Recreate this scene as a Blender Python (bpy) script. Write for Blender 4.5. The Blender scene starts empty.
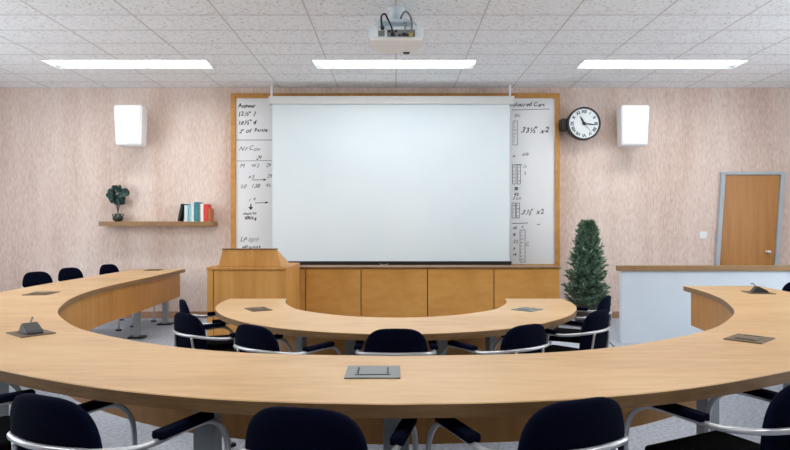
import bpy, bmesh, math, random
from mathutils import Vector, Matrix
random.seed(7)
S = bpy.context.scene
C = S.collection

# ---------------------------------------------------------------- camera, world, exposure
F = 600.0; H = 1.42; CX, CY = 396.0, 228.0          # focal length (px), eye height, vanishing point
cam_d = bpy.data.cameras.new('camera'); cam = bpy.data.objects.new('camera', cam_d); C.objects.link(cam)
cam_d.sensor_width = 36.0; cam_d.lens = 36.0 * F / 790.0
cam_d.shift_x = -1.0 / 790.0; cam_d.shift_y = 3.0 / 790.0
cam.location = (0, 0, H); cam.rotation_euler = (math.pi / 2, 0, 0)
cam_d.clip_start = 0.05
S.camera = cam
W = bpy.data.worlds.new('world'); S.world = W; W.use_nodes = True
W.node_tree.nodes['Background'].inputs[0].default_value = (0.86, 0.94, 1.0, 1)
W.node_tree.nodes['Background'].inputs[1].default_value = 4.2                # overcast daylight outside the added windows
S.view_settings.view_transform = 'Standard'; S.view_settings.look = 'None'
S.view_settings.gamma = 1.0; S.view_settings.use_curve_mapping = False
S.view_settings.exposure = 0.78
LAMP = 7.0                                            # emission of every ceiling fixture
CEIL = 3.63; WALL = 9.46; XL, XR, YB = -7.2, 7.2, -3.4

ADDED_WIN = [(2.6, 4.5), (5.0, 6.9)]; WZ0, WZ1 = 0.9, 3.2   # unseen windows added in both side walls to brighten the room
for sx, X_ in ((1, XL - 0.05), (-1, XR + 0.05)):
    for a_, b_ in ADDED_WIN:                                 # portals: guide the sky light through the added openings
        ld = bpy.data.lights.new('added_window_portal', 'AREA'); ld.shape = 'RECTANGLE'; ld.size = WZ1 - WZ0; ld.size_y = b_ - a_; ld.cycles.is_portal = True
        lo_ = bpy.data.objects.new('added_window_portal', ld); C.objects.link(lo_); lo_.location = (X_, (a_ + b_) / 2, (WZ0 + WZ1) / 2)
        lo_.rotation_euler = (0, -math.pi / 2 * sx, 0)

def at(px, py, d):                                    # photograph position at a distance -> world point
    return Vector(((px - CX) * d / F, d, H - (py - CY) * d / F))

# ---------------------------------------------------------------- materials
def srgb(r, g, b):
    f = lambda c: (c / 255 / 12.92) if c / 255 <= 0.04045 else ((c / 255 + 0.055) / 1.055) ** 2.4
    return (f(r), f(g), f(b), 1)
MATS = {}
def mat(name, col, rough=0.5, metal=0.0, spec=0.5, emit=None, strength=0):
    m = bpy.data.materials.new(name); m.use_nodes = True
    b = m.node_tree.nodes['Principled BSDF']
    b.inputs['Base Color'].default_value = col; b.inputs['Roughness'].default_value = rough
    b.inputs['Metallic'].default_value = metal; b.inputs['Specular IOR Level'].default_value = spec
    if emit: b.inputs['Emission Color'].default_value = emit; b.inputs['Emission Strength'].default_value = strength
    MATS[name] = m
    return m
def nodes(m):
    nt = m.node_tree
    return nt, nt.nodes['Principled BSDF'], (lambda t: nt.nodes.new(t)), nt.links.new
def ramp(nt, stops):
    r = nt.nodes.new('ShaderNodeValToRGB'); e = r.color_ramp.elements
    e[0].position, e[0].color = stops[0]; e[1].position, e[1].color = stops[-1]
    for p, c in stops[1:-1]:
        x = e.new(p); x.color = c
    return r
def noise_mat(name, stops, scale, rough=0.5, nscale=5, detail=6, bump=0.0, spec=0.5, scale2=None, amount=0.5, metal=0):
    m = mat(name, stops[0][1], rough, metal, spec); nt, b, N, L = nodes(m)
    tc = N('ShaderNodeTexCoord'); mp = N('ShaderNodeMapping'); mp.inputs['Scale'].default_value = scale
    nz = N('ShaderNodeTexNoise'); nz.inputs['Scale'].default_value = nscale; nz.inputs['Detail'].default_value = detail
    nz.inputs['Roughness'].default_value = 0.6
    L(tc.outputs['Object'], mp.inputs['Vector']); L(mp.outputs[0], nz.inputs['Vector'])
    fac = nz.outputs['Fac']
    if scale2:
        mp2 = N('ShaderNodeMapping'); mp2.inputs['Scale'].default_value = scale2
        n2 = N('ShaderNodeTexNoise'); n2.inputs['Scale'].default_value = 1.0; n2.inputs['Detail'].default_value = 4
        L(tc.outputs['Object'], mp2.inputs['Vector']); L(mp2.outputs[0], n2.inputs['Vector'])
        mx = N('ShaderNodeMix'); mx.inputs['Factor'].default_value = amount
        L(fac, mx.inputs['A']); L(n2.outputs['Fac'], mx.inputs['B']); fac = mx.outputs['Result']
    r = ramp(nt, stops); L(fac, r.inputs['Fac']); L(r.outputs['Color'], b.inputs['Base Color'])
    if bump:
        bp = N('ShaderNodeBump'); bp.inputs['Strength'].default_value = bump; bp.inputs['Distance'].default_value = 0.003
        L(nz.outputs['Fac'], bp.inputs['Height']); L(bp.outputs[0], b.inputs['Normal'])
    return m

noise_mat('wallpaper', [(0.32, srgb(202, 174, 159)), (0.5, srgb(227, 206, 194)), (0.66, srgb(241, 227, 218))],
          (14, 14, 3.2), 0.8, 3.6, 8, 0.05, 0.2, (2.5, 2.5, 0.3), 0.42)
noise_mat('desk_wood', [(0.30, srgb(188, 146, 98)), (0.5, srgb(213, 174, 124)), (0.70, srgb(226, 192, 145))],
          (2.2, 14, 9), 0.36, 1.6, 8, 0, 0.45, (0.9, 1.8, 2.0), 0.55)
noise_mat('desk_edge', [(0.3, srgb(122, 93, 60)), (0.7, srgb(144, 112, 76))], (3, 3, 30), 0.5, 2, 5, 0, 0.3)
noise_mat('panel_wood', [(0.28, srgb(168, 112, 48)), (0.5, srgb(190, 134, 64)), (0.75, srgb(206, 154, 84))],
          (7, 7, 0.8), 0.42, 1.8, 7, 0, 0.4, (1.5, 1.5, 0.5), 0.5)
noise_mat('cabinet_wood', [(0.28, srgb(186, 126, 52)), (0.5, srgb(207, 149, 74)), (0.75, srgb(222, 172, 98))],
          (1.6, 1.6, 5), 0.42, 1.8, 7, 0, 0.4, (1.0, 1.0, 1.6), 0.5)
noise_mat('lectern_wood', [(0.28, srgb(184, 126, 58)), (0.5, srgb(204, 148, 78)), (0.75, srgb(219, 168, 100))],
          (8, 8, 0.7), 0.42, 1.8, 7, 0, 0.4, (5, 5, 0.2), 0.5)
noise_mat('door_wood', [(0.28, srgb(158, 100, 38)), (0.5, srgb(178, 119, 52)), (0.75, srgb(194, 138, 70))],
          (9, 9, 0.7), 0.42, 1.8, 7, 0, 0.4, (5, 5, 0.3), 0.5)
noise_mat('dark_trim_wood', [(0.3, srgb(116, 84, 52)), (0.7, srgb(146, 110, 72))], (3, 20, 20), 0.5, 2, 5)
noise_mat('shelf_wood', [(0.3, srgb(134, 102, 62)), (0.7, srgb(160, 124, 80))], (3, 20, 20), 0.5, 2, 5)
noise_mat('frame_wood', [(0.3, srgb(190, 132, 62)), (0.7, srgb(212, 156, 84))], (6, 6, 6), 0.45, 2, 5)
noise_mat('skirting_wood', [(0.3, srgb(160, 120, 90)), (0.7, srgb(180, 140, 108))], (2, 20, 20), 0.5, 2, 5)
noise_mat('navy_fabric', [(0.3, srgb(4, 6, 18)), (0.7, srgb(9, 15, 40))], (1, 1, 1), 0.95, 300, 2, 0.25, 0.06)
noise_mat('black_fabric', [(0.3, srgb(6, 6, 8)), (0.7, srgb(13, 13, 16))], (1, 1, 1), 0.95, 300, 2, 0.25, 0.06)
noise_mat('white_screen', [(0.3, srgb(226, 239, 245)), (0.7, srgb(234, 245, 249))], (1, 1, 1), 0.8, 0.7, 2, 0, 0.1)
noise_mat('whiteboard', [(0.3, srgb(234, 237, 239)), (0.7, srgb(241, 243, 245))], (1, 1, 1), 0.35, 1.5, 4, 0, 0.4)
noise_mat('grey_leg', [(0.3, srgb(150, 158, 162)), (0.7, srgb(160, 168, 172))], (1, 1, 1), 0.45, 3, 3, 0, 0.5, metal=0.2)
noise_mat('partition_paint', [(0.3, srgb(206, 214, 222)), (0.7, srgb(214, 221, 228))], (1, 1, 1), 0.7, 1.2, 3, 0, 0.2)
noise_mat('foliage', [(0.3, srgb(60, 88, 72)), (0.5, srgb(112, 142, 120)), (0.7, srgb(170, 194, 172))], (1, 1, 1), 0.6, 14, 4, 0, 0.3)
noise_mat('teal_leaf', [(0.3, srgb(18, 40, 36)), (0.55, srgb(36, 72, 66)), (0.75, srgb(74, 116, 112))], (1, 1, 1), 0.5, 22, 3, 0, 0.4)
noise_mat('bark', [(0.3, srgb(60, 44, 32)), (0.7, srgb(92, 70, 52))], (8, 8, 2), 0.9, 6, 4)
noise_mat('plaster_ceiling', [(0.3, srgb(214, 210, 207)), (0.7, srgb(224, 221, 218))], (1, 1, 1), 0.9, 2, 3, 0, 0.1)
# fissured mineral-fibre ceiling tile
m = mat('ceiling_tile', srgb(222, 218, 214), 0.95, 0, 0.1); nt, b, N, L = nodes(m)
tc = N('ShaderNodeTexCoord'); oi = N('ShaderNodeObjectInfo'); ad = N('ShaderNodeVectorMath'); ad.operation = 'ADD'
geo = N('ShaderNodeNewGeometry')
nz = N('ShaderNodeTexNoise'); nz.inputs['Scale'].default_value = 34; nz.inputs['Detail'].default_value = 3; nz.inputs['Roughness'].default_value = 0.65
nb = N('ShaderNodeTexNoise'); nb.inputs['Scale'].default_value = 2.5
L(geo.outputs['Position'], nz.inputs['Vector']); L(geo.outputs['Position'], nb.inputs['Vector'])
r = ramp(nt, [(0.31, srgb(184, 182, 181)), (0.41, srgb(238, 240, 242)), (0.6, srgb(247, 249, 251))])
L(nz.outputs['Fac'], r.inputs['Fac'])
mx = N('ShaderNodeMix'); mx.data_type = 'RGBA'; mx.blend_type = 'MULTIPLY'; mx.inputs['Factor'].default_value = 0.3
L(r.outputs['Color'], mx.inputs['A']); L(nb.outputs['Fac'], mx.inputs['B'])
L(r.outputs['Color'], b.inputs['Base Color'])
bp = N('ShaderNodeBump'); bp.inputs['Strength'].default_value = 0.15; bp.inputs['Distance'].default_value = 0.003
L(nz.outputs['Fac'], bp.inputs['Height']); L(bp.outputs[0], b.inputs['Normal'])
# woven carpet
m = mat('carpet', srgb(160, 166, 176), 0.95, 0, 0.05); nt, b, N, L = nodes(m)
tc = N('ShaderNodeTexCoord'); mp = N('ShaderNodeMapping'); mp.inputs['Scale'].default_value = (18, 50, 1); mp.inputs['Rotation'].default_value = (0, 0, 0.25)
nz = N('ShaderNodeTexNoise'); nz.inputs['Scale'].default_value = 1.6; nz.inputs['Detail'].default_value = 5; nz.inputs['Roughness'].default_value = 0.75
L(tc.outputs['Object'], mp.inputs['Vector']); L(mp.outputs[0], nz.inputs['Vector'])
r = ramp(nt, [(0.34, srgb(132, 139, 152)), (0.5, srgb(180, 187, 199)), (0.66, srgb(210, 216, 226))])
L(nz.outputs['Fac'], r.inputs['Fac']); L(r.outputs['Color'], b.inputs['Base Color'])
bp = N('ShaderNodeBump'); bp.inputs['Strength'].default_value = 0.6; bp.inputs['Distance'].default_value = 0.006
L(nz.outputs['Fac'], bp.inputs['Height']); L(bp.outputs[0], b.inputs['Normal'])

mat('tile_grid', srgb(204, 201, 199), 0.7)
mat('reflector', srgb(96, 100, 104), 0.4)
mat('silver_tube', srgb(205, 208, 212), 0.28, 0.55)
mat('black_plastic', srgb(16, 16, 18), 0.5)
mat('white_plastic', srgb(240, 241, 243), 0.45)
mat('cream_metal', srgb(224, 226, 224), 0.5)
mat('projector_shell', srgb(220, 233, 239), 0.45)
mat('projector_base', srgb(240, 236, 230), 0.55)
mat('grey_plastic', srgb(120, 124, 126), 0.5)
mat('hatch_silver', srgb(132, 138, 138), 0.45, 0.35)
mat('hatch_bronze', srgb(104, 86, 62), 0.5, 0.2)
mat('door_frame_paint', srgb(176, 186, 192), 0.5)
mat('dark_plastic', srgb(58, 60, 58), 0.5)
mat('chrome', srgb(210, 205, 195), 0.25, 0.9)
mat('ink', srgb(28, 30, 34), 0.6)
mat('faint_ink', srgb(110, 114, 120), 0.6)
mat('clock_face', srgb(226, 234, 238), 0.5)
mat('clock_rim', srgb(44, 46, 48), 0.45)
mat('yellow_plastic', srgb(206, 176, 70), 0.5)
mat('vase_glaze', srgb(44, 52, 44), 0.3)
mat('plant_pot', srgb(70, 66, 60), 0.6)
mat('fixture_metal', srgb(225, 228, 228), 0.4)
mat('lamp_diffuser', srgb(250, 250, 250), 0.6, 0, 0.3, (1.0, 0.99, 0.975, 1), LAMP)

# ---------------------------------------------------------------- helpers
def obj(name, bm, material, parent=None, smooth=False, kind=None):
    bmesh.ops.recalc_face_normals(bm, faces=bm.faces[:])
    me = bpy.data.meshes.new(name); bm.to_mesh(me); bm.free()
    for mm in (material if isinstance(material, (list, tuple)) else [material]):
        me.materials.append(MATS[mm])
    if smooth:
        for p in me.polygons: p.use_smooth = True
    o = bpy.data.objects.new(name, me); C.objects.link(o); o.parent = parent
    if kind: o['kind'] = kind
    return o
def thing(name, label, cat, loc=(0, 0, 0), rz=0.0, group=None):
    o = bpy.data.objects.new(name, None); C.objects.link(o); o.empty_display_size = 0.1
    o.location = loc; o.rotation_euler = (0, 0, rz)
    return tag(o, label, cat, group)
def tag(o, label, cat, group=None):
    o['label'] = label; o['category'] = cat
    if group: o['group'] = group
    return o
def copy_tree(o, parent=None):
    c = o.copy(); C.objects.link(c); c.parent = parent
    for ch in list(o.children): copy_tree(ch, c)
    return c
def add_box(bm, x0, x1, y0, y1, z0, z1, bevel=0.0, M=None):
    v = [bm.verts.new((x, y, z)) for x in (x0, x1) for y in (y0, y1) for z in (z0, z1)]
    fs = [bm.faces.new([v[i] for i in q]) for q in ((0, 1, 3, 2), (4, 6, 7, 5), (0, 4, 5, 1), (2, 3, 7, 6), (0, 2, 6, 4), (1, 5, 7, 3))]
    if M: bmesh.ops.transform(bm, matrix=M, verts=v)
    if bevel:
        es = list({e for f in fs for e in f.edges})
        bmesh.ops.bevel(bm, geom=es, offset=bevel, segments=2, affect='EDGES', profile=0.6)
def box(name, x0, x1, y0, y1, z0, z1, material, parent=None, bevel=0.0, M=None):
    bm = bmesh.new(); add_box(bm, x0, x1, y0, y1, z0, z1, bevel, M)
    return obj(name, bm, material, parent)
def catmull(pts, n=8):
    P = [Vector(p) for p in pts]; P = [P[0] * 2 - P[1]] + P + [P[-1] * 2 - P[-2]]; out = []
    for i in range(1, len(P) - 2):
        a, b_, c, d = P[i - 1:i + 3]
        for k in range(n):
            t = k / n
            out.append(0.5 * ((2 * b_) + (c - a) * t + (2 * a - 5 * b_ + 4 * c - d) * t * t + (3 * b_ - a - 3 * c + d) * t ** 3))
    out.append(P[-2]); return out
def add_tube(bm, pts, r, seg=8):
    n = len(pts); T = [(pts[min(i + 1, n - 1)] - pts[max(i - 1, 0)]).normalized() for i in range(n)]
    up = Vector((0, 0, 1)) if abs(T[0].z) < 0.9 else Vector((1, 0, 0))
    u = (up - T[0] * up.dot(T[0])).normalized(); rings = []
    for p, t in zip(pts, T):
        u = (u - t * u.dot(t)).normalized(); w = t.cross(u)
        rings.append([bm.verts.new(p + u * (r * math.cos(a)) + w * (r * math.sin(a))) for a in [2 * math.pi * k / seg for k in range(seg)]])
    for a, b_ in zip(rings, rings[1:]):
        for k in range(seg): bm.faces.new((a[k], a[(k + 1) % seg], b_[(k + 1) % seg], b_[k]))
    bm.faces.new(rings[0][::-1]); bm.faces.new(rings[-1])
def tube(name, pts, r, material, parent=None, seg=8, n=6):
    bm = bmesh.new(); add_tube(bm, catmull(pts, n), r, seg)
    return obj(name, bm, material, parent, True)
def add_lathe(bm, prof, seg=24, M=None):
    rings = [[bm.verts.new((r * math.cos(2 * math.pi * k / seg), r * math.sin(2 * math.pi * k / seg), z)) for k in range(seg)] for r, z in prof]
    for a, b_ in zip(rings, rings[1:]):
        for k in range(seg): bm.faces.new((a[k], a[(k + 1) % seg], b_[(k + 1) % seg], b_[k]))
    bm.faces.new(rings[0][::-1]); bm.faces.new(rings[-1])
    if M: bmesh.ops.transform(bm, matrix=M, verts=[v for q in rings for v in q])
def lathe(name, prof, material, parent=None, seg=24, M=None, smooth=False):
    bm = bmesh.new(); add_lathe(bm, prof, seg, M)
    return obj(name, bm, material, parent, smooth)
def add_prism(bm, poly, axis, a0, a1):
    """extrude a 2-D polygon along x ('x': poly in y,z), y ('y': x,z) or z ('z': x,y)"""
    mk = {'x': lambda p, a: (a, p[0], p[1]), 'y': lambda p, a: (p[0], a, p[1]), 'z': lambda p, a: (p[0], p[1], a)}[axis]
    A = [bm.verts.new(mk(p, a0)) for p in poly]; B = [bm.verts.new(mk(p, a1)) for p in poly]
    bm.faces.new(A[::-1]); bm.faces.new(B); n = len(A)
    for i in range(n): bm.faces.new((A[i], A[(i + 1) % n], B[(i + 1) % n], B[i]))
def prism(name, poly, axis, a0, a1, material, parent=None, bevel=0):
    bm = bmesh.new(); add_prism(bm, poly, axis, a0, a1)
    if bevel: bmesh.ops.bevel(bm, geom=bm.edges[:], offset=bevel, segments=2, affect='EDGES')
    return obj(name, bm, material, parent)
FWD = Matrix.Rotation(math.pi / 2, 4, 'X')              # lathe axis z -> -y (towards the room)

# ---------------------------------------------------------------- the room
def struct(o): o['kind'] = 'structure'; return o
struct(box('floor', XL - 0.1, XR + 0.1, YB - 0.1, WALL + 0.1, -0.1, 0, 'carpet'))
struct(box('wall_front', XL, XR, WALL, WALL + 0.1, 0, CEIL + 0.13, 'wallpaper'))
def side_wall(name, x0, x1):
    bm = bmesh.new(); zt = CEIL + 0.13; y = YB
    add_box(bm, x0, x1, YB, WALL + 0.1, 0, WZ0); add_box(bm, x0, x1, YB, WALL + 0.1, WZ1, zt)
    for a_, b_ in ADDED_WIN + [(WALL + 0.1, None)]:
        add_box(bm, x0, x1, y, a_, WZ0, WZ1); y = b_
    struct(obj(name, bm, 'wallpaper'))
side_wall('wall_left', XL - 0.1, XL); side_wall('wall_right', XR, XR + 0.1)
k_ = 0
for x in (XL - 0.06, XR + 0.02):
    for a_, b_ in ADDED_WIN:
        k_ += 1; bm = bmesh.new(); f_ = 0.05
        for q in ((a_, b_, WZ0, WZ0 + f_), (a_, b_, WZ1 - f_, WZ1), (a_, a_ + f_, WZ0 + f_, WZ1 - f_), (b_ - f_, b_, WZ0 + f_, WZ1 - f_)): add_box(bm, x, x + .04, *q)
        struct(obj('added_window_%d' % k_, bm, 'white_plastic'))  # frames of the unseen windows added to let in fill daylight
struct(box('wall_back', XL, XR, YB - 0.1, YB, 0, CEIL + 0.13, 'dark_trim_wood'))  # unseen wall, given a dark finish to cut light bouncing from behind
struct(box('baseboard_front', XL, XR, WALL - 0.018, WALL, 0, 0.105, 'skirting_wood', None, 0.004))
struct(box('baseboard_left', XL, XL + 0.018, YB, WALL - 0.02, 0, 0.105, 'skirting_wood', None, 0.004))
struct(box('baseboard_right', XR - 0.018, XR, YB, WALL - 0.02, 0, 0.105, 'skirting_wood', None, 0.004))

LW, LD = 1.08, 0.2                                     # half length and half depth of a fixture
LIGHTS = [(-3.59, 8.09), (-0.02, 8.09), (3.57, 8.09)]
LOFF = [(x, y) for y in (4.7, 1.3) for x in (-3.62, 0, 3.6)]  # extra lamps added out of view to light the room
YT = 5.27                                              # tiled pieces are built from here to the wall; the rest is out of view
ceiling = struct(box('ceiling', XL - 0.1, XR + 0.1, YB - 0.1, WALL + 0.1, CEIL + 0.12, CEIL + 0.22, 'plaster_ceiling'))
bmv = bmesh.new(); add_box(bmv, XL, XR, YB, YT - 0.005, CEIL, CEIL + 0.12)
obj('tiled_field', bmv, 'ceiling_tile', ceiling)
def minus(rect, cut):
    x0, x1, y0, y1 = rect; a0, a1, b0, b1 = cut
    if a1 <= x0 or a0 >= x1 or b1 <= y0 or b0 >= y1: return [rect]
    out = []
    if b0 > y0: out.append((x0, x1, y0, b0))
    if b1 < y1: out.append((x0, x1, b1, y1))
    yy0, yy1 = max(y0, b0), min(y1, b1)
    if a0 > x0: out.append((x0, a0, yy0, yy1))
    if a1 < x1: out.append((a1, x1, yy0, yy1))
    return out
TX, TY0, TYS = 0.911, 6.225, 0.475
ys = [YT] + [y for y in [TY0 + TYS * k for k in range(-2, 8)] if YT + 0.05 < y < WALL - 0.05] + [WALL]
xs = [XL] + [TX * k for k in range(-7, 8)] + [XR]
cuts = [(x - LW, x + LW, y - LD, y + LD) for x, y in LIGHTS]
g = 0.007
tile_mesh = {}
for j in range(len(ys) - 1):
    for i in range(len(xs) - 1):
        rect = (xs[i] + g, xs[i + 1] - g, ys[j] + g, ys[j + 1] - g); pieces = [rect]
        for c in cuts: pieces = [q for p in pieces for q in minus(p, c)]
        if not pieces: continue
        cx_, cy_ = (rect[0] + rect[1]) / 2, (rect[2] + rect[3]) / 2
        key = (round(rect[1] - rect[0], 3), round(rect[3] - rect[2], 3)) if pieces == [rect] else None
        if key in tile_mesh and key:
            o = bpy.data.objects.new('ceiling_tile', tile_mesh[key]); C.objects.link(o); o.parent = ceiling
        else:
            bm = bmesh.new()
            for p in pieces: add_box(bm, p[0] - cx_, p[1] - cx_, p[2] - cy_, p[3] - cy_, 0, 0.02, 0.003 if key else 0)
            o = obj('ceiling_tile', bm, 'ceiling_tile', ceiling)
            if key: tile_mesh[key] = o.data
        o.location = (cx_, cy_, CEIL)
for x in xs[1:-1]:
    segs = [(YT, WALL)]
    for c in cuts:
        if c[0] < x < c[1]: segs = [(YT, c[2] - .01), (c[3] + .01, WALL)]
    for a, b_ in segs: box('grid_bar', x - 0.0065, x + 0.0065, a, b_, CEIL - 0.002, CEIL + 0.03, 'tile_grid', ceiling)
for y in ys[1:-1]:
    segs = [(XL, XR)]
    for c in cuts:
        if c[2] < y < c[3]: segs = [q for s0, s1 in segs for q in ((s0, c[0] - .01), (c[1] + .01, s1)) if s0 < c[0] < s1] 
    if any(c[2] < y < c[3] for c in cuts):
        e = [XL] + sorted(v for c in cuts for v in (c[0] - .01, c[1] + .01)) + [XR]
        segs = [(e[k], e[k + 1]) for k in range(0, len(e), 2)]
    for a, b_ in segs: box('grid_bar', a, b_, y - 0.006, y + 0.006, CEIL - 0.0015, CEIL + 0.03, 'tile_grid', ceiling)

def fixture(x, y, label, recessed=True):
    z = CEIL if recessed else CEIL - 0.07
    t = thing('ceiling_light', label, 'light', (x, y, z), 0, 'long fluorescent ceiling lights')
    bm = bmesh.new(); w = 0.018
    for a in ((-LW - w, LW + w, -LD - w, -LD), (-LW - w, LW + w, LD, LD + w), (-LW - w, -LW, -LD, LD), (LW, LW + w, -LD, LD)):
        add_box(bm, *a, -0.006, -0.001)
    obj('frame', bm, 'fixture_metal', t)
    bm = bmesh.new()
    for a in ((-LW, LW, -LD, -LD + .004), (-LW, LW, LD - .004, LD), (-LW, -LW + .004, -LD + .004, LD - .004), (LW - .004, LW, -LD + .004, LD - .004)):
        add_box(bm, *a, -0.001, 0.06)
    obj('housing', bm, 'reflector', t)
    box('diffuser', -LW + .004, LW - .004, -LD + .004, LD - .004, 0.045, 0.06, 'lamp_diffuser', t)
    return t
for (x, y), lb in zip(LIGHTS, ('long white ceiling light above the wall shelf with plant and books', 'long white ceiling light in front of the projection screen',
                               'long white ceiling light between the clock and the wooden door')):
    fixture(x, y, lb)
for (x, y), lb in zip(LOFF, ('added unseen ceiling light over the long arm of the big desk', 'added unseen ceiling light between projector and inner table chairs', 'added unseen ceiling light over the short arm of the big desk',
                            'added unseen ceiling light over the bend with the open hatch', 'added unseen ceiling light over the silver hatch of the big desk', 'added unseen ceiling light over the bend with the brown hatch')):
    fixture(x, y, lb, False)

# door, in its slightly leaning frame
DW = bpy.data.objects.new('door_1', None); C.objects.link(DW); DW['kind'] = 'structure'
DW['label'] = 'brown wooden door in a pale grey metal frame'; DW['category'] = 'door'
dl, dr = at(720.5, 172, WALL).x, at(783.5, 172, WALL).x; dz = at(0, 172, WALL).z
lean = lambda z: -(dz - z) * 0.068
def leaning(name, x0, x1, y0, y1, z0, z1, material, parent, bevel=0):
    bm = bmesh.new(); add_box(bm, x0, x1, y0, y1, z0, z1, bevel)
    for v in bm.verts: v.co.x += lean(v.co.z)
    return obj(name, bm, material, parent)
leaning('door_frame', dl, dl + 0.062, WALL - 0.05, WALL, 0.0, dz, 'door_frame_paint', DW, 0.005)
leaning('door_frame', dr - 0.062, dr, WALL - 0.05, WALL, 0.0, dz, 'door_frame_paint', DW, 0.005)
leaning('door_frame', dl + 0.062, dr - 0.062, WALL - 0.05, WALL, dz - 0.045, dz, 'door_frame_paint', DW, 0.005)
leaf = leaning('door_leaf', dl + 0.066, dr - 0.066, WALL - 0.022, WALL - 0.002, 0.012, dz - 0.055, 'door_wood', DW)
kp = at(769, 252, WALL - 0.06)
lathe('door_knob', [(0.03, 0), (0.03, 0.006), (0.012, 0.008), (0.012, 0.03), (0.03, 0.04), (0.034, 0.055), (0.024, 0.068), (0.004, 0.072)],
      'chrome', leaf, 20, Matrix.Translation((kp.x, WALL - 0.022, kp.z)) @ FWD, True)
sp = at(702.8, 235, WALL)
sw = thing('light_switch', 'small white light switch on the wall beside the door', 'light switch', (sp.x, WALL, sp.z))
box('plate', -0.055, 0.055, -0.012, 0, -0.055, 0.055, 'white_plastic', sw, 0.004)
box('rocker', -0.032, 0.032, -0.018, -0.012, -0.036, 0.036, 'white_plastic', sw, 0.002)

# low partition wall with wooden cap
PD = 7.4; pz = H - (271 - CY) * PD / F; px0 = at(621.5, 0, PD).x
part = struct(box('wall_partition', px0, XR, PD, PD + 0.07, 0, pz, 'partition_paint'))
part['label'] = 'low pale grey partition wall with a wooden cap'
box('wooden_cap', px0 - 0.035, XR - 0.005, PD - 0.03, PD + 0.10, pz, pz + 0.065, 'shelf_wood', part, 0.006)

# ---------------------------------------------------------------- whiteboard, screen
BD = 9.42
bx0, bx1 = at(231, 0, BD).x, at(559.5, 0, BD).x; bz1 = at(0, 93.5, BD).z; bz0 = 0.78
wb = thing('whiteboard', 'wide whiteboard with handwriting in a light wooden frame', 'whiteboard', ((bx0 + bx1) / 2, WALL, bz0))
def wbl(o): o.location = -Vector(wb.location); return o
fw = 0.075
for a in ((bx0, bx0 + fw, bz0, bz1), (bx1 - fw, bx1, bz0, bz1), (bx0 + fw, bx1 - fw, bz1 - fw, bz1), (bx0 + fw, bx1 - fw, bz0, bz0 + fw)):
    wbl(box('frame', a[0], a[1], BD - 0.025, WALL - 0.002, a[2], a[3], 'frame_wood', wb, 0.006))
wbl(box('panel', bx0 + fw, bx1 - fw, BD, WALL - 0.004, bz0 + fw, bz1 - fw, 'whiteboard', wb))
IY = BD - 0.0012
rw = random.Random(5)
def glyph(ch, size, shear, bold):
    cu = bpy.data.curves.new('writing', 'FONT'); cu.body = ch; cu.size = size; cu.shear = shear; cu.offset = bold; cu.resolution_u = 3
    tmp = bpy.data.objects.new('writing', cu); C.objects.link(tmp); bpy.context.view_layer.update()
    me = bpy.data.meshes.new_from_object(tmp.evaluated_get(bpy.context.evaluated_depsgraph_get()))
    bpy.data.objects.remove(tmp); return me
def write(txt, px, py, hpx, shear=0.25, bold=0.0, material='ink', rot=0.0):
    size = hpx * BD / F * 1.2; bm = bmesh.new(); x = 0.0
    for ch in txt:
        if ch == ' ': x += size * 0.25; continue
        me = glyph(ch, size * rw.uniform(.85, 1.12), shear + rw.uniform(-.15, .2), bold * .5)
        n0 = len(bm.verts); bm.from_mesh(me); bm.verts.ensure_lookup_table(); vs = bm.verts[n0:]
        if not vs: continue
        x0 = min(v.co.x for v in vs); x1 = max(v.co.x for v in vs)
        M = Matrix.Translation((x, rw.uniform(-.07, .07) * size, 0)) @ Matrix.Rotation(rw.uniform(-.16, .16), 4, 'Z') @ Matrix.Translation((-x0, 0, 0))
        bmesh.ops.transform(bm, matrix=M, verts=vs); x += (x1 - x0) * .92 + size * 0.04
        bpy.data.meshes.remove(me)
    o = obj('handwriting', bm, material, wb); o.location = at(px, py, IY) - Vector(wb.location); o.rotation_euler = (math.pi / 2, -rot, 0)
def line(p, q, w=0.7, material='ink', arrow=False):
    bm = bmesh.new(); A, B = at(*p, IY), at(*q, IY); d = (B - A).normalized(); n = Vector((-d.z, 0, d.x)) * (w * BD / F / 2)
    bm.faces.new([bm.verts.new(v) for v in (A - n, B - n, B + n, A + n)])
    if arrow: bm.faces.new([bm.verts.new(v) for v in (B - n * 4 - d * .04, B + d * .01, B + n * 4 - d * .04)])
    wbl(obj('ink_line', bm, material, wb))
B1 = 0.004
write('Answer', 238, 107.5, 4.2, 0.1, 0.006); write('12\u00bd" 1', 239, 116, 5.2, 0.3, B1); write('18\u00bd" 4', 239, 124.5, 5.2, 0.3, B1)
write('2" of', 239, 132.5, 4.6, 0.3, B1); write('Parfle', 254.5, 131.5, 3.6, 0.1, 0.006)
line((236, 140), (272, 140), 0.6, 'faint_ink'); write('NF Cos.', 239, 150.5, 5, 0.35, 0.0); write('29', 256, 159.5, 5, 0.35, 0.0)
line((237, 161), (272, 160.5), 0.5, 'faint_ink'); write('M', 240, 167.5, 4.4); write('W2', 252, 167.5, 4.4); write('29', 266, 167, 4.4)
write('x5', 248, 178.5, 5, 0.3); line((252, 180), (266, 179.7), 0.6, 'ink', True); write('29', 267, 178, 4.4)
write('50', 240.5, 188.5, 4.4); write('138', 252, 188, 4.8); write('45', 266, 187, 4.2)
write('1', 249, 201.5, 4); write('4', 253, 200, 4); line((255, 203), (268, 202.5), 0.6, 'ink', True); line((251, 204), (250.7, 209.5), 1.2, 'ink', True)
write('count to', 243, 214.5, 3.3, 0.1, 0.003); write('100 kg', 245, 219.3, 3.4, 0.1, 0.006)
write('LP 10\u00bd"', 240.5, 242, 5, 0.4); write('will to work', 242, 248, 3.0, 0.1, 0.003)
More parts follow.
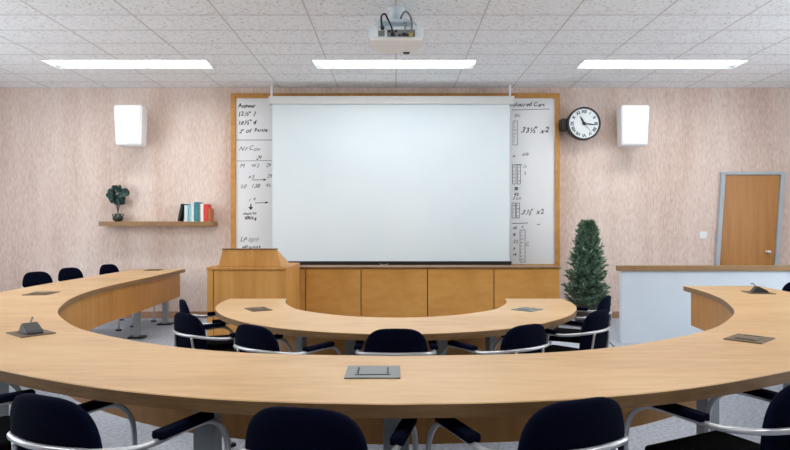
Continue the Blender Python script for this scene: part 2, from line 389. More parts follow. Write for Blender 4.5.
write('Coloured Cars', 508.5, 106.2, 4.4, 0.35, B1); line((512, 110), (550, 109), 0.6, 'faint_ink'); write('300', 514, 117, 3.6, 0.3, 0, 'faint_ink')
write('33\u00bd" x2', 521, 132.5, 6.4, 0.3, B1); write('408', 522, 156, 4, 0.3); line((513, 156.5), (515, 156), 1.2)
def column(x0, x1, y0, y1, material='ink'):
    for a, b_ in (((x0, y0), (x1, y0)), ((x1, y0), (x1, y1)), ((x0, y1), (x1, y1)), ((x0, y0), (x0, y1))): line(a, b_, 0.5, material)
    k = y0 + 3.2
    while k < y1 - .5:
        write(random.choice(['3', '12', '8', '40', '6', '24']), x0 + .7, k, 2.2, 0.2, 0, material); k += 3.4
column(513, 517.5, 121, 145, 'faint_ink'); column(512.5, 516, 165, 184); column(517.5, 520.5, 165, 184)
write('12', 523, 168, 3.6); write('5', 524, 174.5, 3.4); line((512, 165), (522, 164.5), 0.6)
write('38', 514, 190, 4, 0.2, B1); write('42', 514, 195.5, 4, 0.2, B1); write('3 km', 512.5, 199.8, 3.6, 0.3)
column(512, 515.5, 203, 218); column(516.3, 519.5, 203, 218); write('3\u00bd" x2', 521, 214, 6.2, 0.35, 0.002)
line((512, 223.5), (528, 223), 0.6); column(520, 525, 230, 262, 'ink'); write('4', 521.5, 228.5, 3.4)
for k, y in enumerate((229, 236, 243, 250, 256)): write(['60', '18', '22', '9', '14'][k], 513, y, 3.4, 0.2, 0.002)
write('C', 526, 246, 4); line((537, 224.5), (540, 224.3), 0.8, 'faint_ink')

SD = 9.22
scr = thing('projection_screen', 'large white pull-down projection screen in front of the whiteboard', 'screen', (0, SD, 0.80))
def loc(o, t): o.location = -Vector(t.location); return o
sx0, sx1 = at(272.5, 0, SD).x, at(509.5, 0, SD).x
bm = bmesh.new(); add_box(bm, sx0, sx1, SD, SD + 0.004, H - (262.5 - CY) * SD / F, H + (CY - 103) * SD / F)
loc(obj('screen_fabric', bm, 'white_screen', scr), scr)
cz0, cz1 = at(0, 104.5, SD).z, at(0, 96.5, SD).z
hx0, hx1 = at(269.5, 0, SD).x, at(513.5, 0, SD).x
loc(box('casing', hx0, hx1, SD - 0.045, SD + 0.075, cz0, cz1, 'cream_metal', scr, 0.012), scr)
for x in (hx0 - .004, hx1 - .004): loc(box('end_cap', x, x + .008, SD - 0.05, SD + 0.08, cz0 - .004, cz1 + .004, 'white_plastic', scr, 0.003), scr)
for p in (271.5, 510):
    x = at(p, 0, SD).x; loc(box('bracket', x - 0.015, x + 0.015, SD, SD + 0.03, cz1 - 0.005, CEIL - 0.001, 'white_plastic', scr, 0.003), scr)
loc(box('bottom_bar', sx0 - 0.02, sx1 + 0.03, SD - 0.015, SD + 0.02, 0.80, H - (261.2 - CY) * SD / F, 'black_plastic', scr, 0.006), scr)
px = at(384, 0, SD).x
loc(tube('pull_handle', [(px - .06, SD - .012, .87), (px - .05, SD - .04, .862), (px, SD - .05, .858), (px + .05, SD - .04, .862), (px + .06, SD - .012, .87)], 0.008, 'grey_plastic', scr), scr)

# ---------------------------------------------------------------- speakers, clock, shelf
def speaker(cx, side, label):
    # front face 104.5..145 high, tapering to the bottom; side faces the middle of the room
    fd = 9.02; zt, zb = at(0, 105, fd).z, at(0, 145, fd).z
    t = thing('wall_speaker', label, 'speaker', (at(cx, 0, fd).x, WALL, zb), 0, 'white wall speakers')
    h = zt - zb; bm = bmesh.new()
    y0, y1 = fd - WALL, fd - WALL + 0.30
    def ring(z, wf, wb_, dy): return [bm.verts.new(p) for p in ((-wf, y0 + dy, z), (wf, y0 + dy, z), (wb_, y1, z), (-wb_, y1, z))]
    a = ring(0, 0.195, 0.17, 0.03); b_ = ring(h, 0.215, 0.19, 0.0)
    bm.faces.new(a[::-1]); bm.faces.new(b_)
    for k in range(4): bm.faces.new((a[k], a[(k + 1) % 4], b_[(k + 1) % 4], b_[k]))
    bmesh.ops.bevel(bm, geom=bm.edges[:], offset=0.018, segments=3, affect='EDGES')
    obj('cabinet', bm, 'white_plastic', t)
    bm = bmesh.new(); add_prism(bm, [(-0.165, .04), (.165, .04), (.185, h - .04), (-.185, h - .04)], 'y', y0 + 0.0, y0 + 0.02)
    for v in bm.verts: v.co.y += 0.03 * (1 - v.co.z / h) - 0.006
    bmesh.ops.bevel(bm, geom=bm.edges[:], offset=0.004, segments=2, affect='EDGES')
    obj('grille', bm, 'white_plastic', t)
    box('wall_bracket', -0.05, 0.05, y1 - .01, -0.002, h * .35, h * .62, 'grey_plastic', t, 0.006)
    t.rotation_euler = (0, 0, 0)
    return t
speaker(127.3, 1, 'white wall speaker above the shelf with plant and books')
speaker(635.8, -1, 'white wall speaker beside the round clock')

ck = at(584, 123.5, 9.2)
clk = thing('wall_clock', 'round station clock with Roman numerals and dark rim on side bracket', 'clock', ck)
RC = 0.252
lathe('body', [(RC - .01, 0), (RC, 0.01), (RC, 0.09), (RC - .01, 0.10)], 'clock_rim', clk, 40, Matrix.Translation((0, 0.1, 0)) @ FWD, True)
bm = bmesh.new()
rim = [(RC - .028, .0), (RC - .01, .02), (RC + .002, .012), (RC + .002, -.01), (RC - .028, -.01)]
rings = [[bm.verts.new((r_ * math.cos(a), -z_, r_ * math.sin(a))) for a in [2 * math.pi * k / 40 for k in range(40)]] for r_, z_ in rim + rim[:1]]
for a, b_ in zip(rings, rings[1:]):
    for k in range(40): bm.faces.new((a[k], a[(k + 1) % 40], b_[(k + 1) % 40], b_[k]))
obj('rim', bm, 'clock_rim', clk, True)
lathe('dial', [(RC - .02, 0), (RC - .02, 0.004)], 'clock_face', clk, 40, Matrix.Translation((0, 0.002, 0)) @ FWD)
for k, s in enumerate(['XII', 'I', 'II', 'III', 'IIII', 'V', 'VI', 'VII', 'VIII', 'IX', 'X', 'XI']):
    cu = bpy.data.curves.new('numeral', 'FONT'); cu.body = s; cu.size = 0.066; cu.align_x = 'CENTER'; cu.align_y = 'CENTER'; cu.offset = 0.0022
    tmp = bpy.data.objects.new('numeral', cu); C.objects.link(tmp); bpy.context.view_layer.update()
    me = bpy.data.meshes.new_from_object(tmp.evaluated_get(bpy.context.evaluated_depsgraph_get())); bpy.data.objects.remove(tmp)
    me.materials.clear(); me.materials.append(MATS['ink'])
    a = math.radians(30 * k); o = bpy.data.objects.new('numeral', me); C.objects.link(o); o.parent = clk
    o.matrix_local = Matrix.Translation((0.18 * math.sin(a), -0.0045, 0.18 * math.cos(a))) @ Matrix.Rotation(a, 4, 'Y') @ FWD
def hand(name, deg, l0, l1, w, y):
    bm = bmesh.new(); add_prism(bm, [(-w * .6, l0), (w * .6, l0), (w, l1 * .55), (w * .25, l1), (-w * .25, l1), (-w, l1 * .55)], 'y', y - .003, y)
    o = obj(name, bm, 'ink', clk); o.rotation_euler = (0, math.radians(deg), 0)
hand('hour_hand', -28, -.03, .125, .014, -.008); hand('minute_hand', 97, -.04, .19, .010, -.012); hand('second_hand', 142, -.05, .2, .003, -.016)
lathe('hub', [(.024, 0), (.024, .012), (.006, .016)], 'ink', clk, 16, Matrix.Translation((0, -.006, 0)) @ FWD)
bk = at(565, 124, 9.25); cl = Vector(clk.location)
box('side_bracket', at(561.5, 0, 9.25).x - cl.x, at(570, 0, 9.25).x - cl.x, 0.03, WALL - cl.y - 0.002, -0.085, 0.085, 'black_plastic', clk, 0.006)

sf = 9.2; s0, s1 = at(98.5, 0, sf).x, at(212.6, 0, sf).x; sz = at(0, 221.5, sf).z
tag(box('wall_shelf', s0, s1, sf, WALL - 0.001, sz - 0.07, sz, 'shelf_wood', None, 0.004), 'brown wooden floating shelf holding a small plant and books', 'shelf')
vx = at(117.7, 0, 9.3).x
vp = thing('potted_plant', 'small dark vase with round teal leaves on the wall shelf', 'plant', (vx, 9.31, sz))
lathe('vase', [(.045, 0), (.07, .02), (.08, .05), (.07, .085), (.045, .105), (.05, .125), (.042, .126), (.036, .1), (.02, .09)], 'vase_glaze', vp, 24, None, True)
for s in (-1, 1):
    tube('vase_handle', [(s * .06, 0, .115), (s * .085, 0, .11), (s * .078, 0, .08)], .008, 'vase_glaze', vp)
rnd = random.Random(3); leaf_me = None
for k in range(5):
    a = k * 1.25; tip = Vector((.07 * math.cos(a), .05 * math.sin(a), .36 + .05 * (k % 3)))
    tube('stem', [(0, 0, .06), (.012 * math.cos(a), .012 * math.sin(a), .2), tip], .004, 'bark', vp)
for k in range(46):
    th = rnd.uniform(0, 2 * math.pi); u = rnd.uniform(-1, 1); rr = rnd.uniform(.55, 1) ** .5
    cpos = Vector((.155 * rr * math.cos(th) * math.sqrt(1 - u * u), .10 * rr * math.sin(th) * math.sqrt(1 - u * u), .42 + .14 * rr * u))
    if cpos.x > .06 and cpos.z > .48: cpos.z -= .05
    if cpos.z > .52 and cpos.x > -.02: cpos.z -= .03
    if leaf_me is None:
        bm = bmesh.new(); c0 = bm.verts.new((0, 0, .006)); n = 10
        rg = [bm.verts.new((.036 * math.cos(2 * math.pi * q / n), .045 * math.sin(2 * math.pi * q / n), -.004 * math.cos(4 * math.pi * q / n))) for q in range(n)]
        lo = [bm.verts.new(v.co + Vector((0, 0, -.002))) for v in rg]; c1 = bm.verts.new((0, 0, .003))
        for q in range(n):
            bm.faces.new((c0, rg[q], rg[(q + 1) % n])); bm.faces.new((c1, lo[(q + 1) % n], lo[q])); bm.faces.new((rg[q], lo[q], lo[(q + 1) % n], rg[(q + 1) % n]))
        o = obj('leaf', bm, 'teal_leaf', vp); leaf_me = o.data
    else:
        o = bpy.data.objects.new('leaf', leaf_me); C.objects.link(o); o.parent = vp
    o.location = cpos; o.rotation_euler = (rnd.uniform(.6, 2.2), rnd.uniform(-.6, .6), rnd.uniform(-.9, .9)); s = rnd.uniform(.85, 1.3); o.scale = (s, s, s)

# books on the shelf: (left px, right px, top px, spine colour, label)
BK = [(179.8, 182.2, 203.8, (26, 30, 36), 'thin black-spined book leaning at the end of the row', .20),
      (184.2, 187.8, 203.3, (206, 226, 230), 'white book with pale teal spine and dark head band', 0),
      (188.3, 191.0, 205.0, (150, 200, 210), 'pale blue book between white-spined books', 0),
      (191.2, 193.8, 202.6, (232, 238, 240), 'tall slim white book beside the teal book', 0),
      (194.1, 198.4, 202.0, (40, 140, 156), 'tallest book, teal spine, on the wall shelf', 0),
      (198.6, 200.1, 203.8, (150, 130, 96), 'thin tan book right beside the teal book', 0),
      (200.3, 203.4, 204.0, (242, 242, 240), 'white book next to the red book', 0),
      (203.6, 208.2, 204.2, (222, 66, 56), 'red book near the end of the shelf', 0),
      (208.4, 210.2, 208.5, (190, 120, 70), 'short thin orange-brown book after the red book', 0)]
for k, (a, b_, tp, col, lb, tilt) in enumerate(BK):
    d = 9.25; w = (b_ - a) * d / F; h = at(0, tp, d).z - sz
    mat('book_cover_%d' % k, srgb(*col), 0.5)
    t = thing('book', lb, 'book', (at((a + b_) / 2, 0, d).x, d, sz + (0.005 if tilt else 0)), 0, 'books on the wall shelf')
    bm = bmesh.new(); D = 0.17
    add_prism(bm, [(-w / 2, D), (-w / 2, 0.004), (-w / 2 + .004, 0), (w / 2 - .004, 0), (w / 2, 0.004), (w / 2, D), (w / 2 - .003, D), (w / 2 - .003, .006), (-w / 2 + .003, .006), (-w / 2 + .003, D)], 'z', 0, h)
    obj('cover', bm, 'book_cover_%d' % k, t)
    box('pages', -w / 2 + .0035, w / 2 - .0035, .0065, D - .006, .004, h - .005, 'white_plastic', t)
    if k == 1: box('head_band', -w / 2 - .0005, w / 2 + .0005, -.001, .003, h - .03, h - .012, 'black_plastic', t)
    if tilt: t.rotation_euler = (0, tilt, 0); t.location.x -= 0.04

# ---------------------------------------------------------------- cabinets and lectern
CD = 8.2; ctop = H - (268.4 - CY) * CD / F
edges = [at(p, 0, CD).x for p in (232, 305.5, 361, 427.5, 494, 560)]
for k, lb in enumerate(['low wooden cabinet partly hidden behind the lectern', 'narrower wooden cabinet right beside the lectern', 'wooden cabinet below the pull handle of the screen',
                        'wooden cabinet below the corner of the screen', 'end wooden cabinet beside the potted conifer']):
    a, b_ = edges[k] + .003, edges[k + 1] - .003
    t = thing('low_cabinet', lb, 'cabinet', ((a + b_) / 2, CD, 0), 0, 'low wooden cabinets under the screen'); hw = (b_ - a) / 2
    box('body', -hw, hw, 0.022, 0.38, 0.08, ctop - .002, 'panel_wood', t)
    box('plinth', -hw, hw, 0.06, 0.36, 0, 0.08, 'dark_trim_wood', t)
    box('door', -hw + .004, hw - .004, 0, 0.0215, 0.09, ctop - .012, 'cabinet_wood', t, 0.003)
tag(box('cabinet_worktop', edges[0], edges[-1] + .01, CD - .02, CD + .40, ctop, ctop + 0.022, 'dark_trim_wood', None, 0.005), 'long brown worktop lying on the row of low cabinets', 'worktop')

LDp = 7.2; lx0, lx1 = at(207, 0, LDp).x, -1.31; lz = .95
lec = thing('lectern', 'tall light wooden lectern with slanted reading top', 'lectern', ((lx0 + lx1) / 2, LDp, 0))
cxl = lec.location.x; A, B = lx0 - cxl, lx1 - cxl
box('side_panel', A, A + .07, 0.0, .95, 0, lz - .03, 'lectern_wood', lec, 0.004)
box('side_panel', B - .03, B, 0.0, .95, 0, lz - .03, 'lectern_wood', lec, 0.004)
box('front_panel', A + .075, B - .032, 0.012, .04, 0.02, lz - .035, 'lectern_wood', lec, 0.004)
box('inner_shelf', A + .075, B - .032, 0.05, .9, 0.45, .475, 'lectern_wood', lec)
box('worktop', A - .004, B + .004, -0.008, .95, lz - .03, lz, 'lectern_wood', lec, 0.004)
u0, u1 = at(218, 0, 7.25).x - cxl, at(281, 0, 7.25).x - cxl
bm = bmesh.new(); zt = at(0, 249.5, 7.25).z
V = lambda x, y, z: bm.verts.new((x, y, z))
fa = [V(u0, .05, lz), V(u1, .05, lz), V(u1 - .05, .07, zt), V(u0 + .05, .07, zt)]
ba = [V(u0, .66, lz), V(u1, .66, lz), V(u1 - .02, .60, lz + .04), V(u0 + .02, .60, lz + .04)]
bm.faces.new(fa); bm.faces.new(ba)
for k in range(4): bm.faces.new((fa[k], fa[(k + 1) % 4], ba[(k + 1) % 4], ba[k]))
bmesh.ops.bevel(bm, geom=bm.edges[:], offset=0.004, segments=1, affect='EDGES')
obj('reading_hood', bm, 'lectern_wood', lec)
bm = bmesh.new()
add_box(bm, u0 + .042, u1 - .042, .055, .09, zt - .001, zt + .012, 0.003); obj('hood_edge', bm, 'dark_trim_wood', lec)

# ---------------------------------------------------------------- potted conifer
tp = at(588, 0, 8.75)
tr = thing('potted_conifer', 'tall bushy green conifer in a pot beside the cabinets', 'plant', (tp.x, 8.78, 0))
lathe('pot', [(.13, 0), (.17, .03), (.2, .28), (.215, .3), (.215, .33), (.19, .33), (.18, .27), (.02, .26)], 'plant_pot', tr, 28)
tube('trunk', [(0, 0, .2), (.01, 0, .6), (-.005, .01, 1.0), (0, 0, 1.4)], .022, 'bark', tr)
rt = random.Random(11); bm = bmesh.new()
def needle(p, d, l, w):
    s = d.cross(Vector((rt.uniform(-1, 1), rt.uniform(-1, 1), rt.uniform(-1, 1)))).normalized() * w; m_ = p + d * l * .5; n_ = d.cross(s).normalized() * w * .35
    q = [bm.verts.new(v) for v in (p, m_ + s + n_, p + d * l, m_ - s + n_)]
    bm.faces.new((q[0], q[1], q[2])); bm.faces.new((q[0], q[2], q[3]))
for k in range(620):
    z = .2 + 1.27 * (k / 620) ** 1.0; f_ = (z - .2) / 1.27
    R_ = (.235 * (1 - f_) ** .6 + .02) * (.62 + .6 * rt.random())
    th = k * 2.39996 + rt.uniform(-.3, .3); out = Vector((math.cos(th), math.sin(th), 0))
    base = out * R_ * rt.uniform(.25, .6) + Vector((0, 0, z)); dirv = (out + Vector((0, 0, rt.uniform(.35, 1.1)))).normalized()
    L_ = R_ * rt.uniform(.5, .8) + .04
    for q in range(22):
        t_ = rt.random(); p = base + dirv * L_ * t_
        dd = (dirv + Vector((rt.uniform(-1, 1), rt.uniform(-1, 1), rt.uniform(-.5, .9))) * .75).normalized()
        needle(p, dd, rt.uniform(.04, .085), rt.uniform(.008, .016))
for q in range(60):
    needle(Vector((rt.uniform(-.02, .02), rt.uniform(-.02, .02), rt.uniform(1.36, 1.47))), Vector((rt.uniform(-.5, .5), rt.uniform(-.5, .5), 1)).normalized(), .06, .008)
obj('foliage', bm, 'foliage', tr, False, 'stuff')

# ---------------------------------------------------------------- curved desks
def dense(pts, n=12): return catmull([(p[0], p[1], 0) for p in pts], n)
def resample(P, n):
    L_ = [0]
    for a, b_ in zip(P, P[1:]): L_.append(L_[-1] + (b_ - a).length)
    out = []; j = 0
    for k in range(n):
        s = L_[-1] * k / (n - 1)
        while j < len(P) - 2 and L_[j + 1] < s: j += 1
        t_ = (s - L_[j]) / max(1e-9, L_[j + 1] - L_[j]); out.append(P[j].lerp(P[j + 1], min(1, t_)))
    return out
def tangents(P): return [(P[min(i + 1, len(P) - 1)] - P[max(i - 1, 0)]).normalized() for i in range(len(P))]
def offset(P, d):
    return [p + Vector((t.y, -t.x, 0)) * d for p, t in zip(P, tangents(P))]
def worktop(name, inner, outer, z0, z1, parent):
    bm = bmesh.new(); n = len(inner); e = 0.004
    rows = []
    for i_, o_ in zip(inner, outer):
        dv = (o_ - i_).normalized() * e
        prof = [(i_, z0), (i_, z1 - e), (i_ + dv, z1), (o_ - dv, z1), (o_, z1 - e), (o_, z0)]
        rows.append([bm.verts.new((p.x, p.y, z)) for p, z in prof])
    for a, b_ in zip(rows, rows[1:]):
        for k in range(6):
            f = bm.faces.new((a[k], a[(k + 1) % 6], b_[(k + 1) % 6], b_[k])); f.material_index = 0 if k in (1, 2, 3) else 1
    for r_ in (rows[0], rows[-1]): f = bm.faces.new(r_); f.material_index = 1
    return obj(name, bm, ['desk_wood', 'desk_edge'], parent)
def ribbon(name, P, th, z0, z1, material, parent):
    bm = bmesh.new(); Q = offset(P, th)
    rows = [[bm.verts.new((p.x, p.y, z)) for p, z in ((a, z0), (a, z1), (b_, z1), (b_, z0))] for a, b_ in zip(P, Q)]
    for a, b_ in zip(rows, rows[1:]):
        for k in range(4): bm.faces.new((a[k], a[(k + 1) % 4], b_[(k + 1) % 4], b_[k]))
    bm.faces.new(rows[0]); bm.faces.new(rows[-1]); return obj(name, bm, material, parent)
def desk_leg(parent, p, ang, ztop, w=.11, dpt=.06):
    M = Matrix.Translation((p[0], p[1], 0)) @ Matrix.Rotation(ang, 4, 'Z')
    l = box('leg', -w / 2, w / 2, -dpt / 2, dpt / 2, .025, ztop, 'grey_leg', parent, 0.006, M)
    box('foot', -w / 2 - .015, w / 2 + .015, -.10, .10, 0, .025, 'black_plastic', l, 0.005, M)
def hatch(parent, x, y, z, ang, style, label, w=.23, d=.21):
    M = Matrix.Translation((x, y, z)) @ Matrix.Rotation(ang, 4, 'Z'); m_ = 'hatch_silver' if 'silver' in style else 'hatch_bronze'
    f = box('cable_hatch', -w / 2, w / 2, -d / 2, d / 2, 0, .006, m_, parent, 0.002, M); f['label'] = label
    if 'open' in style:
        box('hatch_well', -w * .3, w * .34, -d * .28, d * .2, .006, .010, 'black_plastic', f, 0.001, M)
        prism('hatch_lid', [(-w * .30, 0), (-w * .1, .055), (-w * .04, .06), (w * .3, .022), (w * .36, .006), (-w * .2, .006)], 'y', -.045, .04, 'dark_plastic', f, .004).matrix_local = M @ Matrix.Translation((0, 0, .004))
        tube('plug_cord', [M @ Vector((-w * .05, .0, .05)), M @ Vector((-w * .16, .02, .085)), M @ Vector((-w * .24, .03, .08))], .005, 'grey_plastic', f)
    else:
        box('hatch_lid', -w * .32, w * .32, -d * .3, d * .3, .006, .010, m_, f, 0.002, M)
        for s in (-1, 1): box('lid_slot', s * w * .27 - .004, s * w * .27 + .004, -d * .24, d * .24, .010, .0115, 'black_plastic', f, 0, M)

# outer desk: left arm reaches nearly to the wall, right arm is shorter
inL = [(-3.18, 9.05), (-3.10, 7.6), (-3.07, 6.5), (-2.99, 5.85), (-2.86, 5.3), (-2.68, 4.82), (-2.48, 4.4), (-2.22, 4.02), (-1.92, 3.66), (-1.55, 3.36), (-1.12, 3.10), (-.65, 2.945), (0, 2.885)]
outL = [(-3.90, 9.05), (-3.88, 7.6), (-3.85, 6.4), (-3.75, 5.5), (-3.52, 4.65), (-3.2, 4.0), (-2.75, 3.4), (-2.25, 2.94), (-1.72, 2.605), (-1.17, 2.325), (-.72, 2.18), (-.36, 2.12), (0, 2.10)]
def mirror(L_, yend):
    R_ = [(-x, y) for x, y in L_[::-1][1:] if y < yend - .25]
    a = [p for p in L_ if p[1] < yend][0]; b_ = [p for p in L_ if p[1] >= yend][-1]; t_ = (yend - a[1]) / (b_[1] - a[1])
    return R_ + [(-(a[0] + (b_[0] - a[0]) * t_), yend)]
inM, outM = inL + mirror(inL, 6.38), outL + mirror(outL, 6.38)
ni = 120
# pair inner and outer points by equal arc length on each half
def half_pair(a, b_, n): return resample(dense(a), n), resample(dense(b_), n)
cI, cO = inM.index((0, 2.885)), outM.index((0, 2.10))
i1, o1 = half_pair(inM[:cI + 1], outM[:cO + 1], 70); i2, o2 = half_pair(inM[cI:], outM[cO:], 56)
inner, outer = i1 + i2[1:], o1 + o2[1:]
# soften the join at the middle
DZ = H - .615
desk = thing('curved_desk', 'large horseshoe-shaped desk with light wood top and grey legs', 'desk')
worktop('worktop', inner, outer, DZ - .052, DZ, desk)
pan = [p + (q - p).normalized() * .045 for p, q in zip(inner, outer)]
ribbon('modesty_panel', pan[1:-1], .02, .40, DZ - .053, 'panel_wood', desk)
def leg_at(idx, f_=.45):
    p = inner[idx].lerp(outer[idx], f_); t_ = tangents(inner)[idx]; desk_leg(desk, p, math.atan2(t_.y, t_.x), DZ - .053)
def nearest(x, y): return min(range(len(inner)), key=lambda k: (inner[k].lerp(outer[k], .45) - Vector((x, y, 0))).length)
for x, y in ((-3.42, 8.85), (-3.4, 7.75), (-3.3, 5.8), (-2.6, 3.9), (-.86, 2.62), (0.03, 2.5), (1.60, 2.97), (2.6, 3.9), (3.3, 5.4), (3.4, 6.15)): leg_at(nearest(x, y), .3 if y > 5 else .42)
hatch(desk, -.097, 2.55, DZ, 0, 'silver', 'silver closed hatch at the middle of the horseshoe desk')
hatch(desk, -2.13, 3.50, DZ, -.68, 'bronze open', 'open hatch with raised lid on the bend of the desk', .235, .185)
hatch(desk, -3.32, 5.62, DZ, .12, 'bronze', 'closed dull hatch near the chairs along the wall side', .22, .28)
hatch(desk, -3.53, 8.75, DZ, .05, 'bronze', 'closed dull hatch at the far end of the long arm')
hatch(desk, 1.955, 3.32, DZ, .75, 'bronze', 'brown closed hatch on the bend of the short arm', .235, .19)
hatch(desk, 3.44, 5.70, DZ, -.2, 'bronze open', 'open hatch with raised lid near the short arm end', .22, .24)

# inner table
in2 = [(-1.05, 5.78), (-1.01, 5.5), (-.925, 5.24), (-.80, 4.99), (-.52, 4.73), (-.26, 4.60), (0, 4.56)]
out2 = [(-1.60, 5.78), (-1.60, 5.44), (-1.53, 5.08), (-1.36, 4.69), (-1.14, 4.39), (-.95, 4.205), (-.71, 4.04), (-.36, 3.90), (0, 3.85)]
full = lambda L_: L_ + [(-x, y) for x, y in L_[::-1][1:]]
a1, b1 = half_pair(full(in2)[:], full(out2)[:], 81)
TZ = H - .68
tab = thing('curved_table', 'smaller half-round light wood table inside the horseshoe desk', 'table')
worktop('worktop', a1, b1, TZ - .045, TZ, tab)
pan2 = [p + (q - p).normalized() * .09 for p, q in zip(a1, b1)]
ribbon('modesty_panel', pan2[1:-1], .02, .16, TZ - .046, 'panel_wood', tab)
for k in (3, 26, 34, 46, 54, 77):
    p = a1[k].lerp(b1[k], .42); t_ = tangents(a1)[k]; desk_leg(tab, p, math.atan2(t_.y, t_.x), TZ - .046, .075, .05)
hatch(tab, -1.15, 5.01, TZ, .52, 'bronze', 'brown closed hatch near the lectern', .17, .23)
hatch(tab, 1.09, 4.99, TZ, .85, 'silver', 'silver hatch near the conifer', .19, .19)

# ---------------------------------------------------------------- chairs
GRP = 'navy armchairs at the curved desks'
def make_chair():
    t = thing('armchair', '', 'chair', (0, 0, 0), 0, GRP)
    box('seat', -.225, .225, -.21, .24, .425, .485, 'black_fabric', t, 0.022)
    # backrest: arched pad wrapping slightly forward at the sides
    N_ = 44; zb_, zm, zt_, hw = .48, .635, .845, .202; outl = []
    for k in range(N_):
        a = 2 * math.pi * k / N_; c_, s_ = math.cos(a), math.sin(a)
        if s_ >= 0: outl.append((hw * math.copysign(abs(c_) ** .58, c_), zm + (zt_ - zm) * s_ ** .68))
        else: outl.append((hw * math.copysign(abs(c_) ** .35, c_) * (1 - .10 * abs(s_)), zm - (zm - zb_) * abs(s_) ** .5))
    bm = bmesh.new(); ycur = lambda x, z: -.255 + .85 * x * x - .10 * (z - .5)
    def ringv(s, dy): return [bm.verts.new((x * s, ycur(x * s, zm + (z - zm) * s) + dy, zm + (z - zm) * s)) for x, z in outl]
    layers = [ringv(.35, .030), ringv(.75, .028), ringv(.94, .022), ringv(1.0, .006), ringv(1.0, -.012), ringv(.95, -.022), ringv(.75, -.026), ringv(.35, -.027)]
    for a, b_ in zip(layers, layers[1:]):
        for k in range(N_): bm.faces.new((a[k], a[(k + 1) % N_], b_[(k + 1) % N_], b_[k]))
    bm.faces.new(layers[0][::-1]); bm.faces.new(layers[-1])
    obj('backrest', bm, 'navy_fabric', t, True)
    R_ = .0115; az = .660; ax = .25
    tube('back_rail', [(-ax, .02, az), (-ax, -.10, az), (-.238, -.19, az + .012), (-.18, -.272, az + .026), (0, -.312, az + .03), (.18, -.272, az + .026), (.238, -.19, az + .012), (ax, -.10, az), (ax, .02, az)], R_, 'silver_tube', t)
    for s in (-1, 1):
        l = tube('leg', [(s * ax, .0, az), (s * ax, .16, az), (s * ax, .23, az - .02), (s * ax, .285, az - .08), (s * ax, .305, az - .17), (s * ax * .98, .305, .3), (s * ax * .96, .295, .02)], R_, 'silver_tube', t, 8, 5)
        box('glide', s * ax * .96 - .018, s * ax * .96 + .018, .26, .33, 0, .022, 'black_plastic', l, .004)
        l = tube('leg', [(s * .21, -.10, .415), (s * .235, -.20, .41), (s * .25, -.285, .36), (s * .255, -.31, .26), (s * .255, -.285, .12), (s * .255, -.25, .02)], R_, 'silver_tube', t, 8, 5)
        box('glide', s * .255 - .018, s * .255 + .018, -.285, -.215, 0, .022, 'black_plastic', l, .004)
        tube('back_support', [(s * .13, -.15, .42), (s * .13, -.24, .44), (s * .13, -.275, .52), (s * .13, -.290, .60), (s * .12, -.298, az + .02)], .009, 'silver_tube', t)
        box('arm_pad', s * ax - .026, s * ax + .026, -.06, .20, az + .004, az + .034, 'navy_fabric', t, 0.011)
    tube('seat_rail', [(-ax, .30, .40), (-.15, .20, .412), (0, .18, .412), (.15, .20, .412), (ax, .30, .40)], R_, 'silver_tube', t)
    return t
CH = [(-1.04, 2.24, -24, 1.03, 'navy armchair on the bend of the big desk, beside the middle chair'),
      (-.235, 2.15, -12, 1.02, 'navy armchair at the outside of the big desk facing the silver hatch'),
      (.485, 2.20, 22, 1.03, 'navy armchair at the big desk, between the silver and brown hatches'),
      (1.36, 2.40, 26, 1.05, 'navy armchair at the big desk facing the brown closed hatch'),
      (-1.90, 2.62, -42, 1.04, 'navy armchair at the big desk nearest the open hatch bend'),
      (-4.19, 7.35, -108, 1.04, 'navy chair on the wall side of the long arm, furthest from the shelf'),
      (-4.19, 8.12, -106, 1.04, 'navy chair on the wall side of the long arm, middle of three'),
      (-4.02, 8.90, -102, 1.04, 'navy chair on the wall side of the long arm, at its end hatch'),
      (3.78, 6.0, 97, 1.04, 'navy chair outside the short arm, beside the partition wall'),
      (0, 3.86, 0, .97, 'navy armchair at the middle of the small inner table'),
      (-.73, 3.94, -36, .97, 'navy armchair at the inner table, between the middle chair and lectern side'),
      (-1.31, 4.45, -42, .97, 'navy armchair at the inner table facing its brown hatch'),
      (-1.53, 5.12, -68, .97, 'navy armchair at the inner table end next to the lectern'),
      (.67, 3.97, 34, .97, 'navy armchair at the inner table, between the middle chair and conifer side'),
      (1.30, 4.60, 46, .97, 'navy armchair at the inner table facing its silver hatch'),
      (1.63, 5.45, 60, .97, 'navy armchair at the inner table end in front of the conifer')]
ch0 = make_chair()
for k, (x, y, a, sc, lb) in enumerate(CH):
    c = ch0 if k == 0 else copy_tree(ch0)
    c.scale = (sc, sc, sc); c.location = (x, y, 0); c.rotation_euler = (0, 0, math.radians(a)); c['label'] = lb; c['group'] = GRP

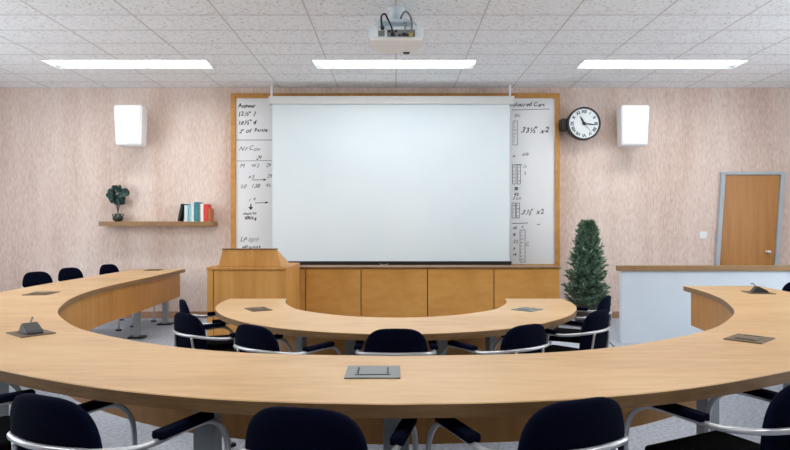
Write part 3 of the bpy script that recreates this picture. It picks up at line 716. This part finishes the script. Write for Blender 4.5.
# ---------------------------------------------------------------- projector
pj = thing('ceiling_projector', 'white projector hanging from the ceiling with looped black cables', 'projector', (0, 5.82, CEIL))
pj.scale = (1.09, 1.0, 1.0)
zb_ = at(0, 40, 5.82).z - CEIL; zt_ = zb_ + .135
bm = bmesh.new(); add_prism(bm, [(-.245, 0), (.245, 0), (.25, .2), (.20, .40), (.10, .45), (-.10, .45), (-.20, .40), (-.25, .2)], 'z', zb_ + .02, zt_)
bmesh.ops.bevel(bm, geom=bm.edges[:], offset=.01, segments=2, affect='EDGES'); obj('body', bm, 'projector_shell', pj)
bm = bmesh.new(); add_prism(bm, [(-.235, .005), (.235, .005), (.245, .2), (.195, .395), (.095, .445), (-.095, .445), (-.195, .395), (-.245, .2)], 'z', zb_, zb_ + .021)
bmesh.ops.bevel(bm, geom=bm.edges[:], offset=.006, segments=2, affect='EDGES'); obj('base_cover', bm, 'projector_base', pj)
box('lens_foot', .07, .13, .40, .44, zb_ - .012, zb_, 'black_plastic', pj, .004)
box('connector_panel', -.08, .17, -.006, .0, zb_ + .03, zb_ + .10, 'grey_plastic', pj, .002)
box('vent', -.16, -.10, -.005, .0, zb_ + .035, zb_ + .09, 'grey_plastic', pj, .002)
for x, z in ((-.02, .045), (.03, .045), (.06, .05), (.10, .045), (-.06, .08), (.0, .085)): box('socket', x - .012, x + .012, -.010, -.006, zb_ + z - .01, zb_ + z + .01, 'black_plastic', pj, .002)
lathe('mount_column', [(.06, zt_ + .09), (.075, zt_ + .10), (.08, zt_ + .13), (.068, zt_ + .16), (.045, -.03), (.08, -.012), (.08, -.001)], 'projector_shell', pj, 20, Matrix.Translation((0, .2, 0)), True)
box('mount_plate', -.16, .16, .06, .34, zt_ + .06, zt_ + .09, 'projector_shell', pj, .006)
for s in (-1, 1):
    tube('mount_arm', [(s * .14, .10, zt_ + .075), (s * .18, .06, zt_ + .04), (s * .19, .05, zt_ - .005)], .012, 'projector_shell', pj)
    tube('mount_arm', [(s * .14, .30, zt_ + .075), (s * .18, .33, zt_ + .04), (s * .19, .33, zt_ - .005)], .012, 'projector_shell', pj)
def plug(x, z, m_='black_plastic'):
    lathe('cable_plug', [(.018, 0), (.018, .03), (.01, .045), (.006, .05)], m_, pj, 12, Matrix.Translation((x, -.006, zb_ + z)) @ FWD)
plug(-.03, .05); plug(.13, .05, 'yellow_plastic'); plug(.075, .05)
plug(-.12, .11)
tube('cable', [(-.03, -.055, zb_ + .05), (-.04, -.075, zb_ + .10), (-.07, -.05, zb_ + .18), (-.10, -.01, zb_ + .25), (-.13, -.02, zb_ + .22), (-.125, -.05, zb_ + .13), (-.12, -.05, zb_ + .11)], .0085, 'black_plastic', pj)
tube('cable', [(.13, -.055, zb_ + .05), (.14, -.08, zb_ + .12), (.125, -.06, zb_ + .21), (.085, 0, zb_ + .275), (.05, .08, zb_ + .26), (.04, .12, zb_ + .20)], .0095, 'grey_plastic', pj)
tube('cable', [(.075, -.055, zb_ + .05), (.08, -.07, zb_ + .10), (.09, .0, zb_ + .17), (.07, .10, zb_ + .20)], .006, 'grey_plastic', pj)
